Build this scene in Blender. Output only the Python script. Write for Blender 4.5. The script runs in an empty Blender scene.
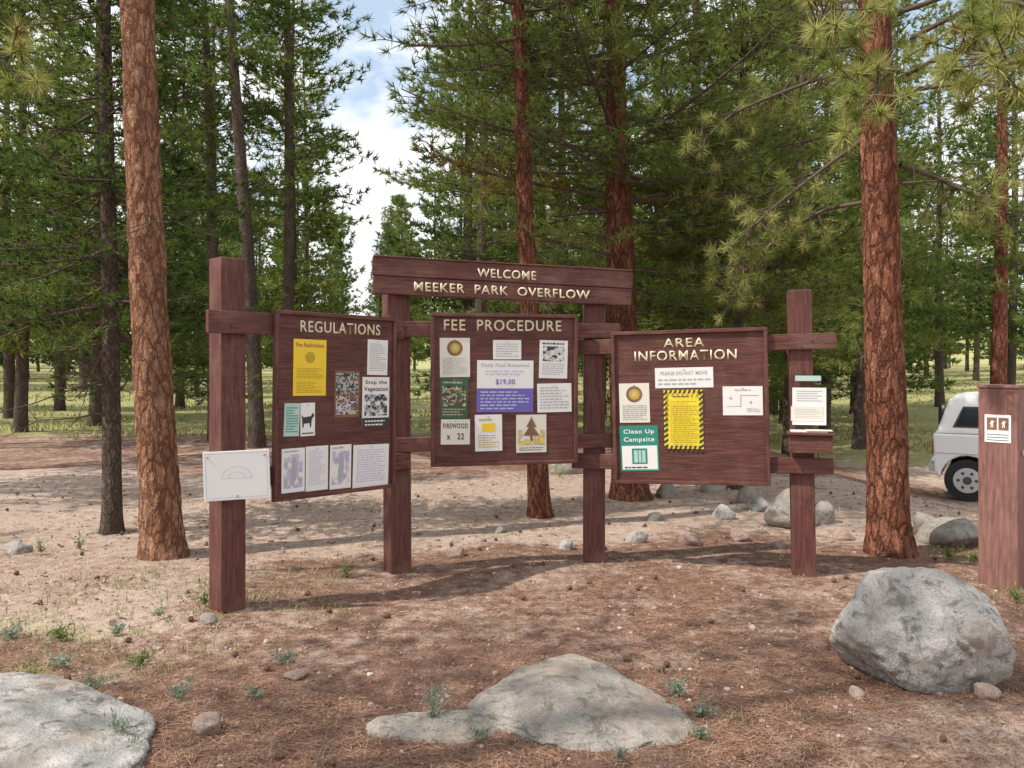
import bpy, bmesh, math
import numpy as np
from mathutils import Matrix, Vector

scene = bpy.context.scene
scene.view_settings.view_transform = 'Standard'
scene.view_settings.look = 'None'
scene.view_settings.exposure = 0
COL = scene.collection

# ------------------------------------------------------------------ noise
def _h(ix, iy, iz, s):
    v = np.sin(ix*127.1 + iy*311.7 + iz*74.7 + s*53.3)*43758.5453
    return v - np.floor(v)
def vn(x, y, z=None, s=0):
    x = np.asarray(x, float); y = np.asarray(y, float)
    z = np.zeros_like(x) if z is None else np.asarray(z, float)
    ix, iy, iz = np.floor(x), np.floor(y), np.floor(z)
    fx, fy, fz = x-ix, y-iy, z-iz
    fx = fx*fx*(3-2*fx); fy = fy*fy*(3-2*fy); fz = fz*fz*(3-2*fz)
    r = 0
    for a in (0, 1):
        for b in (0, 1):
            for c in (0, 1):
                w = (fx if a else 1-fx)*(fy if b else 1-fy)*(fz if c else 1-fz)
                r = r + w*_h(ix+a, iy+b, iz+c, s)
    return r
def fbm(x, y, z=None, s=0, o=4):
    r = 0; a = .5; f = 1.0; t = 0
    for i in range(o):
        r = r + a*vn(np.asarray(x)*f, np.asarray(y)*f, None if z is None else np.asarray(z)*f, s+i*7)
        t += a; a *= .5; f *= 2.03
    return r/t
def sstep(a, b, x):
    t = np.clip((x-a)/(b-a), 0, 1)
    return t*t*(3-2*t)

def gz(x, y):
    x = np.asarray(x, float); y = np.asarray(y, float)
    d = np.sqrt(x*x+y*y)
    z = (fbm(x*.35, y*.35, s=3)-.5)*.12*sstep(7, 14, d)
    z = z + (fbm(x*1.6, y*1.6, s=5, o=3)-.5)*.05
    z = z - .47*sstep(4.2, 6.8, x)*sstep(7.5, 10.5, y)*(1-sstep(26, 40, y))
    z = z + .022*np.maximum(d-32, 0) + .02*np.maximum(d-120, 0)
    z = z + (fbm(x*.03, y*.03, s=9)-.5)*1.2*sstep(30, 90, d)
    return z
def g1(x, y):
    return float(gz(np.array([x]), np.array([y]))[0])

# ------------------------------------------------------------------ materials
def new_mat(name):
    m = bpy.data.materials.new(name); m.use_nodes = True
    nt = m.node_tree; nt.nodes.clear()
    out = nt.nodes.new('ShaderNodeOutputMaterial')
    return m, nt, out
class N:
    def __init__(s, nt): s.nt = nt
    def n(s, t, **k):
        nd = s.nt.nodes.new(t)
        for a, b in k.items(): setattr(nd, a, b)
        return nd
    def l(s, a, b): s.nt.links.new(a, b)
    def coord(s, scale=(1, 1, 1)):
        tc = s.n('ShaderNodeTexCoord'); mp = s.n('ShaderNodeMapping')
        mp.inputs['Scale'].default_value = scale
        s.l(tc.outputs['Object'], mp.inputs['Vector']); return mp.outputs[0]
    def noise(s, vec, scale, detail=4, rough=.6, dist=0):
        t = s.n('ShaderNodeTexNoise'); t.inputs['Scale'].default_value = scale
        t.inputs['Detail'].default_value = detail; t.inputs['Roughness'].default_value = rough
        t.inputs['Distortion'].default_value = dist
        if vec is not None: s.l(vec, t.inputs['Vector'])
        return t.outputs['Fac']
    def ramp(s, fac, stops):
        r = s.n('ShaderNodeValToRGB'); e = r.color_ramp.elements
        while len(e) > 1: e.remove(e[-1])
        for i, (p, c) in enumerate(stops):
            el = e[0] if i == 0 else e.new(p)
            el.position = p
            el.color = (c, c, c, 1) if isinstance(c, (int, float)) else (*c, 1)
        s.l(fac, r.inputs[0]); return r.outputs[0]
    def mix(s, fac, a, b, mode='MIX'):
        m = s.n('ShaderNodeMix', data_type='RGBA', blend_type=mode)
        for sock, v in ((m.inputs[0], fac), (m.inputs[6], a), (m.inputs[7], b)):
            if isinstance(v, (int, float)): sock.default_value = v
            elif isinstance(v, tuple): sock.default_value = (*v, 1) if len(v) == 3 else v
            else: s.l(v, sock)
        return m.outputs[2]
    def math(s, op, a, b=0.0, c=0.0, clamp=False):
        m = s.n('ShaderNodeMath', operation=op); m.use_clamp = clamp
        for i, v in enumerate((a, b, c)):
            if isinstance(v, (int, float)): m.inputs[i].default_value = v
            else: s.l(v, m.inputs[i])
        return m.outputs[0]
    def attr(s, name):
        a = s.n('ShaderNodeAttribute'); a.attribute_name = name; return a.outputs['Fac']
    def bump(s, h, strength, dist):
        b = s.n('ShaderNodeBump'); b.inputs['Strength'].default_value = strength
        b.inputs['Distance'].default_value = dist; s.l(h, b.inputs['Height']); return b.outputs[0]
    def princ(s, out, col, rough=.8, spec=.3, normal=None, metal=0):
        p = s.n('ShaderNodeBsdfPrincipled')
        if isinstance(col, tuple): p.inputs['Base Color'].default_value = (*col, 1)
        else: s.l(col, p.inputs['Base Color'])
        if isinstance(rough, (int, float)): p.inputs['Roughness'].default_value = rough
        else: s.l(rough, p.inputs['Roughness'])
        p.inputs['Specular IOR Level'].default_value = spec
        p.inputs['Metallic'].default_value = metal
        if normal is not None: s.l(normal, p.inputs['Normal'])
        s.l(p.outputs[0], out.inputs['Surface']); return p

def flat_mat(name, col, rough=.6, spec=.3, var=.12, metal=0):
    m, nt, out = new_mat(name); k = N(nt)
    v = k.coord(); f = k.noise(v, 9, 3)
    c = k.mix(f, tuple(x*(1-var) for x in col), tuple(min(1, x*(1+var)) for x in col))
    k.princ(out, c, rough, spec, metal=metal); return m

def wood_paint(name, base, axis, fade=1.0):
    m, nt, out = new_mat(name); k = N(nt)
    sc = {'x': (1.2, 14, 14), 'z': (14, 14, 1.2)}[axis]
    v = k.coord(sc); grain = k.noise(v, 4, 5, .65, .3)
    v2 = k.coord(); blot = k.noise(v2, 3.5, 5, .65)
    fine = k.noise(v, 16, 3, .7)
    dark = tuple(x*.55 for x in base); lite = tuple(x*1.3+.014*fade for x in base)
    c = k.mix(k.ramp(grain, [(.3, 0.0), (.7, 1.0)]), dark, lite)
    c = k.mix(k.ramp(blot, [(.5, 0.0), (.75, .45*fade)]), c, (.28, .17, .135))
    crack = k.ramp(fine, [(.28, 1.0), (.36, 0.0)])
    c = k.mix(k.math('MULTIPLY', crack, .75), c, (.03, .014, .012))
    b = k.bump(k.math('ADD', grain, k.math('MULTIPLY', fine, .6)), .6, .008)
    k.princ(out, c, .62, .3, b); return m

def bark_mat(name, plate_a, plate_b, crev, scale=16, stretch=.32, edge=.55):
    m, nt, out = new_mat(name); k = N(nt)
    v = k.coord((1, 1, stretch))
    wob = k.n('ShaderNodeTexNoise'); wob.inputs['Scale'].default_value = 14; wob.inputs['Detail'].default_value = 4
    wob.inputs['Roughness'].default_value = .65
    k.l(v, wob.inputs['Vector'])
    add = k.n('ShaderNodeVectorMath', operation='MULTIPLY_ADD')
    k.l(wob.outputs['Color'], add.inputs[0]); add.inputs[1].default_value = (.12, .12, .12); k.l(v, add.inputs[2])
    def vor(sc):
        vo = k.n('ShaderNodeTexVoronoi', feature='DISTANCE_TO_EDGE'); vo.inputs['Scale'].default_value = sc
        k.l(add.outputs[0], vo.inputs['Vector'])
        vc = k.n('ShaderNodeTexVoronoi'); vc.inputs['Scale'].default_value = sc; k.l(add.outputs[0], vc.inputs['Vector'])
        sep = k.n('ShaderNodeSeparateColor'); k.l(vc.outputs['Color'], sep.inputs[0])
        return vo.outputs['Distance'], sep.outputs[0]
    d1, c1 = vor(scale); d2, c2 = vor(scale*2.1)
    fine = k.noise(v, 60, 3, .75)
    big = k.noise(k.coord((1, 1, .35)), 4.5, 3, .6)
    cm = k.math('ADD', k.math('MULTIPLY', c1, .6), k.math('MULTIPLY', c2, .4))
    c = k.mix(cm, plate_a, plate_b)
    c = k.mix(k.ramp(big, [(.4, 0.0), (.7, .55)]), c, tuple(x*.5 for x in plate_a))
    c = k.mix(k.ramp(fine, [(.32, .55), (.6, 0.0)]), c, crev)
    e1 = k.ramp(d1, [(.0, 1.0), (.17, 0.0)]); e2 = k.ramp(d2, [(.0, .5), (.18, 0.0)])
    e = k.math('MAXIMUM', e1, e2)
    c = k.mix(k.math('MULTIPLY', e, edge), c, crev)
    hgt = k.math('ADD', k.ramp(d1, [(0, 0.0), (.2, 1.0)]), k.math('MULTIPLY', fine, .6))
    hgt = k.math('ADD', hgt, k.math('MULTIPLY', k.ramp(d2, [(0, 0.0), (.25, 1.0)]), .4))
    k.princ(out, c, .92, .08, k.bump(hgt, 1.0, .02)); return m

def needle_mat(name, dark, mid, light, trans=.35):
    m, nt, out = new_mat(name); k = N(nt)
    t = k.attr('tint')
    oi = k.n('ShaderNodeObjectInfo')
    f = k.math('ADD', t, k.math('MULTIPLY', k.math('SUBTRACT', oi.outputs['Random'], .5), .25), clamp=True)
    c = k.ramp(f, [(0, dark), (.5, mid), (.93, light), (1.0, (.22, .13, .045))])
    d = k.n('ShaderNodeBsdfDiffuse'); k.l(c, d.inputs[0])
    tr = k.n('ShaderNodeBsdfTranslucent'); k.l(k.mix(.5, c, (.28, .34, .055)), tr.inputs[0])
    mx = k.n('ShaderNodeMixShader'); mx.inputs[0].default_value = trans
    k.l(d.outputs[0], mx.inputs[1]); k.l(tr.outputs[0], mx.inputs[2])
    k.l(mx.outputs[0], out.inputs['Surface']); return m

def tint_mat(name, stops, rough=.85, trans=False):
    m, nt, out = new_mat(name); k = N(nt)
    c = k.ramp(k.attr('tint'), stops)
    if trans:
        d = k.n('ShaderNodeBsdfDiffuse'); k.l(c, d.inputs[0]); tr = k.n('ShaderNodeBsdfTranslucent'); k.l(c, tr.inputs[0])
        mx = k.n('ShaderNodeMixShader'); mx.inputs[0].default_value = .35
        k.l(d.outputs[0], mx.inputs[1]); k.l(tr.outputs[0], mx.inputs[2]); k.l(mx.outputs[0], out.inputs['Surface'])
    else: k.princ(out, c, rough, .15)
    return m

def rock_mat(name, a, b, lichen=(.14, .135, .115), warm=(.36, .27, .21)):
    m, nt, out = new_mat(name); k = N(nt)
    v = k.coord()
    big = k.noise(v, 2.6, 5, .62, .4); sp = k.noise(v, 110, 2, .8); md = k.noise(v, 11, 7, .74, .5)
    c = k.mix(k.ramp(big, [(.32, 0.0), (.66, 1.0)]), a, b)
    c = k.mix(k.ramp(sp, [(.36, .5), (.5, 0.0)]), c, (.17, .155, .145))
    c = k.mix(k.ramp(sp, [(.58, 0.0), (.68, .35)]), c, (.68, .64, .6))
    c = k.mix(k.ramp(md, [(.52, 0.0), (.62, .85)]), c, lichen)
    st = k.noise(k.coord((3, 3, .6)), 5, 4, .7)
    c = k.mix(k.ramp(st, [(.53, 0.0), (.70, .6)]), c, (.17, .16, .15))
    wm = k.noise(k.coord((1, 1, 1.7)), 3.7, 4)
    c = k.mix(k.ramp(wm, [(.52, 0.0), (.72, .7)]), c, warm)
    h = k.math('ADD', k.math('MULTIPLY', md, 1.0), k.math('MULTIPLY', sp, .25))
    k.princ(out, c, .88, .2, k.bump(h, .9, .035)); return m

M_wz = wood_paint('painted_wood_z', (.128, .044, .034), 'z')
M_wx = wood_paint('painted_wood_x', (.128, .044, .034), 'x')
M_panel = wood_paint('panel_paint', (.118, .041, .032), 'x', .7)
M_feepost = wood_paint('fee_post_paint', (.25, .12, .10), 'z', .8)
M_cream = flat_mat('cream_letters', (.78, .70, .50), .6)
M_paper = flat_mat('white_paper', (.80, .80, .78), .35, .4, .04)
M_paper2 = flat_mat('ivory_paper', (.74, .71, .62), .35, .4, .05)
M_ink = flat_mat('black_ink', (.05, .05, .055), .5)
M_grey = flat_mat('grey_ink', (.42, .42, .44), .5)
M_yel = flat_mat('yellow_paper', (.85, .60, .03), .4, .4, .06)
M_yel2 = flat_mat('yellow_poster', (.85, .68, .05), .4, .4, .06)
M_olive = flat_mat('olive_print', (.50, .36, .03), .5)
M_tan = flat_mat('tan_print', (.52, .44, .30), .5)
M_blue = flat_mat('violet_blue_ink', (.15, .13, .45), .4)
M_lblue = flat_mat('pale_blue_ink', (.50, .50, .72), .4)
M_teal = flat_mat('teal_ink', (.03, .25, .19), .4)
M_lteal = flat_mat('pale_teal', (.45, .62, .58), .4)
M_green = flat_mat('green_ink', (.05, .12, .06), .4, .3, .4)
M_brownp = flat_mat('brown_print', (.22, .12, .07), .5, .3, .5)
M_lil = flat_mat('lilac_ink', (.56, .50, .68), .4)
M_steel = flat_mat('galvanised_steel', (.45, .44, .42), .4, .5, .2, .9)
M_alum = flat_mat('white_sheet', (.80, .80, .80), .35, .4, .04)

B_orange = bark_mat('ponderosa_bark', (.44, .215, .12), (.68, .41, .27), (.13, .055, .035), 13, .36, .85)
B_red = bark_mat('red_bark', (.34, .125, .075), (.52, .24, .15), (.075, .03, .02), 13, .30, .9)
B_grey = bark_mat('lodgepole_bark', (.21, .155, .125), (.35, .28, .23), (.07, .05, .04), 24, .4, .7)
B_limb = flat_mat('limb_bark', (.12, .09, .072), .9, .1, .3)
NM_bough = needle_mat('bough_needles', (.10, .135, .035), (.26, .30, .09), (.56, .55, .23), .35)
NM_lite = needle_mat('yellow_green_needles', (.09, .125, .03), (.22, .265, .08), (.48, .49, .19), .4)  # lighter yellow-green needle colour, as on the young pine
NM_near = needle_mat('pine_needles', (.06, .10, .03), (.145, .20, .06), (.33, .37, .13), .4)
NM_dark = needle_mat('fir_needles', (.03, .065, .025), (.07, .13, .04), (.18, .24, .075), .35)
NM_far = needle_mat('distant_needles', (.06, .10, .03), (.13, .19, .058), (.28, .33, .115), .4)

# ------------------------------------------------------------------ mesh helpers
def np_mesh(name, V, F, mats, tint=None, smooth=False, mi=None):
    me = bpy.data.meshes.new(name)
    V = np.ascontiguousarray(V, dtype=np.float32); F = np.ascontiguousarray(F, dtype=np.int32)
    n, k = F.shape
    me.vertices.add(len(V)); me.vertices.foreach_set('co', V.ravel())
    me.loops.add(n*k); me.loops.foreach_set('vertex_index', F.ravel())
    me.polygons.add(n); me.polygons.foreach_set('loop_start', np.arange(n, dtype=np.int32)*k)
    for m in mats: me.materials.append(m)
    if mi is not None: me.polygons.foreach_set('material_index', np.asarray(mi, dtype=np.int32))
    me.polygons.foreach_set('use_smooth', np.full(n, smooth))
    me.update(calc_edges=True)
    if tint is not None:
        a = me.attributes.new('tint', 'FLOAT', 'POINT'); a.data.foreach_set('value', np.ascontiguousarray(tint, dtype=np.float32))
    return me
def obj(name, me, loc=(0, 0, 0), parent=None, rot=(0, 0, 0), scale=(1, 1, 1)):
    o = bpy.data.objects.new(name, me); COL.objects.link(o)
    o.location = loc; o.rotation_euler = rot; o.scale = scale
    if parent: o.parent = parent
    return o
def empty(name, loc=(0, 0, 0), rot=(0, 0, 0), scale=(1, 1, 1)):
    e = obj(name, None, loc, None, rot, scale); e.empty_display_size = .3; return e

class Acc:
    def __init__(s): s.V = []; s.F = []; s.n = 0; s.M = []
    def add(s, V, F, mi=0): s.V.append(V); s.F.append(F+s.n); s.n += len(V); s.M.append(np.full(len(F), mi))
    def get(s): return np.concatenate(s.V), np.concatenate(s.F)
    def mi(s): return np.concatenate(s.M)
def tube(P, R, sides=6, disp=0, seed=0):
    P = np.asarray(P, float); R = np.asarray(R, float); n = len(P)
    T = np.gradient(P, axis=0); T /= np.linalg.norm(T, axis=1)[:, None]+1e-9
    ref = np.array([1., 0, 0]) if abs(T[0, 2]) > .75 else np.array([0, 0, 1.])
    A = np.cross(T, ref); A /= np.linalg.norm(A, axis=1)[:, None]+1e-9
    B = np.cross(T, A)
    th = np.linspace(0, 2*math.pi, sides, endpoint=False)
    rr = R[:, None]*np.ones((1, sides))
    if disp > 0:
        zz = P[:, 2][:, None]*np.ones((1, sides))
        cx = np.cos(th)[None]*np.ones((n, 1)); cy = np.sin(th)[None]*np.ones((n, 1))
        rr = rr + disp*(fbm(cx*3+seed, cy*3, zz*3.2, s=seed)-.5)*2 + disp*1.1*(fbm(cx*9, cy*9+seed, zz*9, s=seed+3)-.5)*2
    V = P[:, None]+rr[..., None]*(np.cos(th)[None, :, None]*A[:, None]+np.sin(th)[None, :, None]*B[:, None])
    V = V.reshape(-1, 3)
    i = np.arange(n-1)[:, None]*sides; j = np.arange(sides)[None]; j2 = (j+1) % sides
    F = np.stack([i+j, i+j2, i+sides+j2, i+sides+j], -1).reshape(-1, 4)
    return V, F
def needles(pos, axis, tint, npt, nl, nw, rng, spread=1.0, fwd=.9):
    n = len(pos)
    ax = axis/(np.linalg.norm(axis, axis=1)[:, None]+1e-9)
    d = ax[:, None]*fwd + rng.normal(size=(n, npt, 3))*.62*spread
    d /= np.linalg.norm(d, axis=2)[..., None]+1e-9
    L = nl*rng.uniform(.65, 1.1, (n, npt, 1))
    b = pos[:, None]+ax[:, None]*rng.uniform(-.35, .1, (n, npt, 1))*nl
    q = np.cross(d, rng.normal(size=(n, npt, 3))); q /= np.linalg.norm(q, axis=2)[..., None]+1e-9
    V = np.stack([b-q*nw*.5, b+q*nw*.5, b+d*L], 2).reshape(-1, 3)
    F = np.arange(len(V)).reshape(-1, 3)
    t = np.repeat(np.clip(tint[:, None]+rng.normal(size=(n, npt))*.07, 0, .95), 3, axis=1).ravel()
    return V, F, t

def make_tree(name, seed, H, r, zb, R, nb, npt, nl, nw, tw=.28, tf=.16, lean=(0, 0), bark=B_grey, ndl=NM_far,
              style='pine', near=False, dead=8, el0=-6, el1=42, droop=.15, disp=0, flare=1.35, dry=.02):
    rng = np.random.default_rng(seed)
    ph = rng.uniform(0, 6, 2); wa = .012*H*.5
    def c(z):
        z = np.asarray(z, float)
        return np.stack([lean[0]*z + wa*(np.sin(z*.45+ph[0])-np.sin(ph[0]))*.5, lean[1]*z + wa*(np.sin(z*.38+ph[1])-np.sin(ph[1]))*.5, z], -1)
    W = Acc()
    seg = 150 if near else 18; sd = 44 if near else 9
    zz = np.concatenate([np.linspace(-.3, 5.5, seg), np.linspace(5.6, H, 20)]) if near else np.linspace(-.3, H, seg)
    rad = r*(1-np.clip(zz/H, 0, 1)**1.2*.93)*(1+(flare-1)*np.exp(-np.maximum(zz, 0)/.16))
    W.add(*tube(c(zz), rad, sd, disp, seed))
    TP = []; TA = []; TT = []
    zs = np.sort(zb+(H-zb)*.98*rng.random(nb))
    for z in zs:
        t = (z-zb)/(H-zb)
        pr = ((1-t)**.75*min(1, .55+t*2.2)) if style == 'pine' else (1-t)*.97+.05
        L = R*pr*rng.uniform(.5, 1.15)+.12
        az = rng.uniform(0, 2*math.pi)
        el = math.radians(el0+(el1-el0)*t+rng.normal()*9)
        h = np.array([math.cos(az), math.sin(az), 0]); q = np.array([-h[1], h[0], 0])
        s = np.linspace(0, 1, 6 if near else 4)
        bend = rng.normal()*.12*L
        base = c(z)
        def bp(s):
            s = np.asarray(s, float)
            return base + h*(L*s)[..., None] + q*(bend*s**2)[..., None] + np.array([0, 0, 1.])*(L*(math.tan(el)*s-droop*s**1.6+.16*s**3))[..., None]
        rb = (.006+.009*L)
        W.add(*tube(bp(s), rb*(1-s*.8), 5 if near else 3), 1)
        bt = np.clip(.42+rng.normal()*.18+.12*(t-.4), .05, .9)
        if rng.random() < dry: bt = 1.0
        k = int(L*.85/tw)+2
        for sj in np.linspace(.15 if style != 'pine' else .25, 1, k):
            pb = bp(sj)
            for side in (-1, 1):
                l2 = min(.85, .5*L*(1-sj)+.17)*rng.uniform(.55, 1.2)
                ph2 = math.radians(rng.uniform(35, 70))
                d = h*math.cos(ph2)+side*q*math.sin(ph2)+np.array([0, 0, rng.uniform(-.15, .32)])
                d /= np.linalg.norm(d)
                m = max(1, int(l2/tf))
                f = np.linspace(.4, 1, m)[:, None] if m > 1 else np.array([[1.]])
                pts = pb+d*l2*f+rng.normal(size=(m, 3))*.025
                TP.append(pts); TA.append(np.repeat((d+np.array([0, 0, .35]))[None], m, 0)); TT.append(np.clip(bt+rng.normal(size=m)*.09, 0, 1))
                if near and l2 > .15: W.add(*tube(np.stack([pb, pb+d*l2*.5, pb+d*l2]), [.007, .005, .003], 3), 1)
    for i in range(dead):
        z = rng.uniform(.25*zb+.5, zb*1.05); az = rng.uniform(0, 6.28); L = rng.uniform(.15, .9 if near else .6)
        h = np.array([math.cos(az), math.sin(az), rng.uniform(-.35, .3)])
        P = [c(z)]
        for j in range(4):
            h = h+rng.normal(size=3)*.18; P.append(P[-1]+h*L/4)
        W.add(*tube(P, np.linspace(.013, .003, 5), 4), 1)
        if near:
            for j in range(5):
                p0 = P[rng.integers(1, 5)]; dd = h*.5+rng.normal(size=3)*.6
                W.add(*tube([p0, p0+dd*.12, p0+dd*.22+rng.normal(size=3)*.02], [.005, .004, .002], 3), 1)
    V, F = W.get()
    wm = np_mesh(name+'_wood', V, F, [bark, B_limb], smooth=True, mi=W.mi())
    V, F, t = needles(np.concatenate(TP), np.concatenate(TA), np.concatenate(TT), npt, nl, nw, rng)
    nm = np_mesh(name+'_needles', V, F, [ndl], t)
    return wm, nm
def put_tree(meshes, x, y, name='pine_tree', rot=0, sc=1, extra_parent=None):
    z = g1(x, y)-.02
    e = empty(name, (x, y, z), (0, 0, rot), (sc, sc, sc))
    if extra_parent is not None: e.parent = extra_parent
    obj('trunk', meshes[0], parent=e)
    if meshes[1]: obj('crown', meshes[1], parent=e)
    return e

# ------------------------------------------------------------------ ground
def build_ground():
    n = 440
    u = np.linspace(-1, 1, n); w = 1.2*np.sinh(6.3*u)
    X, Y = np.meshgrid(w, w+4.0)
    Z = gz(X, Y)
    V = np.stack([X, Y, Z], -1).reshape(-1, 3)
    i = np.arange(n-1)[:, None]*n; j = np.arange(n-1)[None]
    F = np.stack([i+j, i+j+1, i+n+j+1, i+n+j], -1).reshape(-1, 4)
    x, y = V[:, 0], V[:, 1]
    wob = (fbm(x*.5, y*.5, s=21)-.5)
    yy = y+wob*2.5; xx = x+wob*2
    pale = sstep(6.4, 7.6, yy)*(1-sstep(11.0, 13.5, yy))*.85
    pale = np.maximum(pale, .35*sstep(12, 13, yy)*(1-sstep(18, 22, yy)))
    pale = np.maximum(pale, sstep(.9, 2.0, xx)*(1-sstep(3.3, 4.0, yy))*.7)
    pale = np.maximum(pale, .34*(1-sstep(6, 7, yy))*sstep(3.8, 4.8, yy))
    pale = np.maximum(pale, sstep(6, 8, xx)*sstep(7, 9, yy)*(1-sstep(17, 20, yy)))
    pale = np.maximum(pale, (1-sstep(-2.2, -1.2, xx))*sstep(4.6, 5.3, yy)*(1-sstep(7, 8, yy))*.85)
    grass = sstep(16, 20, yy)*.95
    grass = np.maximum(grass, (1-sstep(-2.4, -1.1, xx))*(1-sstep(5.0, 6.2, yy))*.4)
    grass = np.maximum(grass, sstep(6, 9, xx)*sstep(15, 17, yy))
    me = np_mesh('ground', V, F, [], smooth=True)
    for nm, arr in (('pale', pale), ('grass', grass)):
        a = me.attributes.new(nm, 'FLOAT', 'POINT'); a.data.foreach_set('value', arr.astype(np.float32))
    m, nt, out = new_mat('forest_floor'); k = N(nt); v = k.coord()
    n1 = k.noise(v, 1.3, 5, .62); n2 = k.noise(v, 9, 5, .7); n3 = k.noise(v, 70, 3, .75)
    nn = k.math('ADD', k.math('MULTIPLY', n2, .45), k.math('MULTIPLY', n3, .55))
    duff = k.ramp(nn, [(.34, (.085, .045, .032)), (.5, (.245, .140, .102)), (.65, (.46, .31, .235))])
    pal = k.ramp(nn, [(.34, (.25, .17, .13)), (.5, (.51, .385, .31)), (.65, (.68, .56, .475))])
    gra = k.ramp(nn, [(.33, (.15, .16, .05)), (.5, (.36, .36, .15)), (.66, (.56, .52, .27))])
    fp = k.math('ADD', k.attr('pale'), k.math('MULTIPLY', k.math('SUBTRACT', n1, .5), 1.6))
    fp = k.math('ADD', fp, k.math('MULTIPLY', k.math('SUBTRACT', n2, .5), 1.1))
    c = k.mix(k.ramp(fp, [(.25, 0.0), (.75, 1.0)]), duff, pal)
    fg = k.math('ADD', k.attr('grass'), k.math('MULTIPLY', k.math('SUBTRACT', n1, .5), 1.6))
    c = k.mix(k.ramp(fg, [(.35, 0.0), (.8, .9)]), c, gra)
    h = k.math('ADD', k.math('MULTIPLY', n3, .5), k.math('MULTIPLY', n2, 1.0))
    k.princ(out, c, .95, .1, k.bump(h, .9, .045))
    me.materials.append(m)
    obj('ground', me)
build_ground()

rng = np.random.default_rng(11)
def build_pebbles():
    bm = bmesh.new(); bmesh.ops.create_icosphere(bm, subdivisions=1, radius=1)
    bv = np.array([v.co[:] for v in bm.verts]); bf = np.array([[v.index for v in f.verts] for f in bm.faces]); bm.free()
    n = 11000
    D = 2.6+9*rng.random(n)**1.4; a = rng.uniform(-.75, .75, n); x = a*D; y = D
    sz = np.exp(rng.normal(size=n)*.5)*.0048*(1+D*.07)
    sz = np.clip(sz, .0025, .03)
    S = sz[:, None]*rng.uniform(.6, 1.3, (n, 3)); S[:, 2] *= .7
    jit = 1+rng.normal(size=(n, len(bv), 1))*.12
    P = bv[None]*jit*S[:, None]
    P += np.stack([x, y, gz(x, y)+S[:, 2]*.3], -1)[:, None]
    V = P.reshape(-1, 3); F = (bf[None]+(np.arange(n)*len(bv))[:, None, None]).reshape(-1, 3)
    t = np.repeat(rng.random(n), len(bv))
    m = tint_mat('gravel', [(0, (.14, .085, .06)), (.45, (.29, .195, .15)), (.88, (.41, .31, .26)), (1, (.56, .48, .43))])
    obj('gravel', np_mesh('gravel', V, F, [m], t))
build_pebbles()
def build_litter():
    n = 110000
    D = 2.5+8.5*rng.random(n)**1.4; a = rng.uniform(-.72, .72, n); x = a*D; y = D
    keep = fbm(x*1.1, y*1.1, s=31)+rng.normal(size=n)*.07 > .45+.08*(y > 6.5)
    x, y = x[keep], y[keep]; n = len(x)
    th = rng.uniform(0, 6.28, n); L = rng.uniform(.04, .12, n); w = .0032
    z = gz(x, y)+rng.uniform(.003, .012, n)
    d = np.stack([np.cos(th), np.sin(th), rng.normal(size=n)*.08], -1); q = np.stack([-np.sin(th), np.cos(th), np.zeros(n)], -1)
    b = np.stack([x, y, z], -1)
    V = np.stack([b-q*w/2, b+q*w/2, b+d*L[:, None]], 1).reshape(-1, 3)
    m = tint_mat('dry_needles', [(0, (.11, .05, .034)), (.5, (.28, .15, .10)), (1, (.46, .31, .20))])
    obj('pine_needle_litter', np_mesh('litter', V, np.arange(len(V)).reshape(-1, 3), [m], np.repeat(rng.random(n), 3)))
    A = Acc()
    for i in range(60):
        D = rng.uniform(3, 13); p = np.array([rng.uniform(-.7, .7)*D, D, 0]); th = rng.uniform(0, 6.28); L = rng.uniform(.05, .16)
        P = [p]
        for j in range(3):
            th += rng.normal()*.25; P.append(P[-1]+np.array([math.cos(th), math.sin(th), 0])*L/3)
        P = np.array(P); P[:, 2] = gz(P[:, 0], P[:, 1])+.006
        A.add(*tube(P, np.linspace(.004, .002, 4), 5))
    V, F = A.get(); obj('fallen_twigs', np_mesh('twigs', V, F, [B_grey]))
    # pine cones: one merged mesh of small scaly ovoids
    A = Acc()
    for i in range(90):
        D = rng.uniform(3, 10); x = rng.uniform(-.68, .68)*D; th = rng.uniform(0, 6.28); L = rng.uniform(.03, .05)
        s = np.linspace(0, 1, 9); P = np.stack([x+math.cos(th)*L*s, D+math.sin(th)*L*s, 0*s], -1); P[:, 2] = g1(x, D)+.016
        A.add(*tube(P, .016*np.sin(np.pi*np.clip(s, .04, .97))**.7*(1+.22*(np.arange(9) % 2)), 8))
    V, F = A.get(); obj('pine_cones', np_mesh('cones', V, F, [flat_mat('cone_brown', (.15, .09, .06), .9, .1, .4)]))
build_litter()

def blades(x, y, h, w, rng, lean=.4):
    n = len(x); th = rng.uniform(0, 6.28, n)
    d = np.stack([np.cos(th), np.sin(th), np.zeros(n)], -1); q = np.stack([-np.sin(th), np.cos(th), np.zeros(n)], -1)
    b = np.stack([x, y, gz(x, y)-.005], -1); ln = (rng.random(n)*lean*h)[:, None]
    up = np.array([0, 0, 1.])
    m = b+up*h[:, None]*.55+d*ln*.35; t = b+up*h[:, None]*rng.uniform(.75, 1, (n, 1))+d*ln
    W = np.asarray(w).reshape(-1, 1)
    V = np.stack([b-q*W/2, b+q*W/2, m-q*W*.4, m+q*W*.4, t], 1).reshape(-1, 3)
    f = np.array([[0, 1, 2], [1, 3, 2], [2, 3, 4]])
    F = (f[None]+(np.arange(n)*5)[:, None, None]).reshape(-1, 3)
    tt = np.repeat(rng.random(n), 5)
    return V, F, tt
M_grass = tint_mat('grass_blades', [(0, (.11, .14, .05)), (.4, (.22, .25, .10)), (.7, (.42, .39, .20)), (1, (.58, .50, .32))], trans=True)
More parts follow.
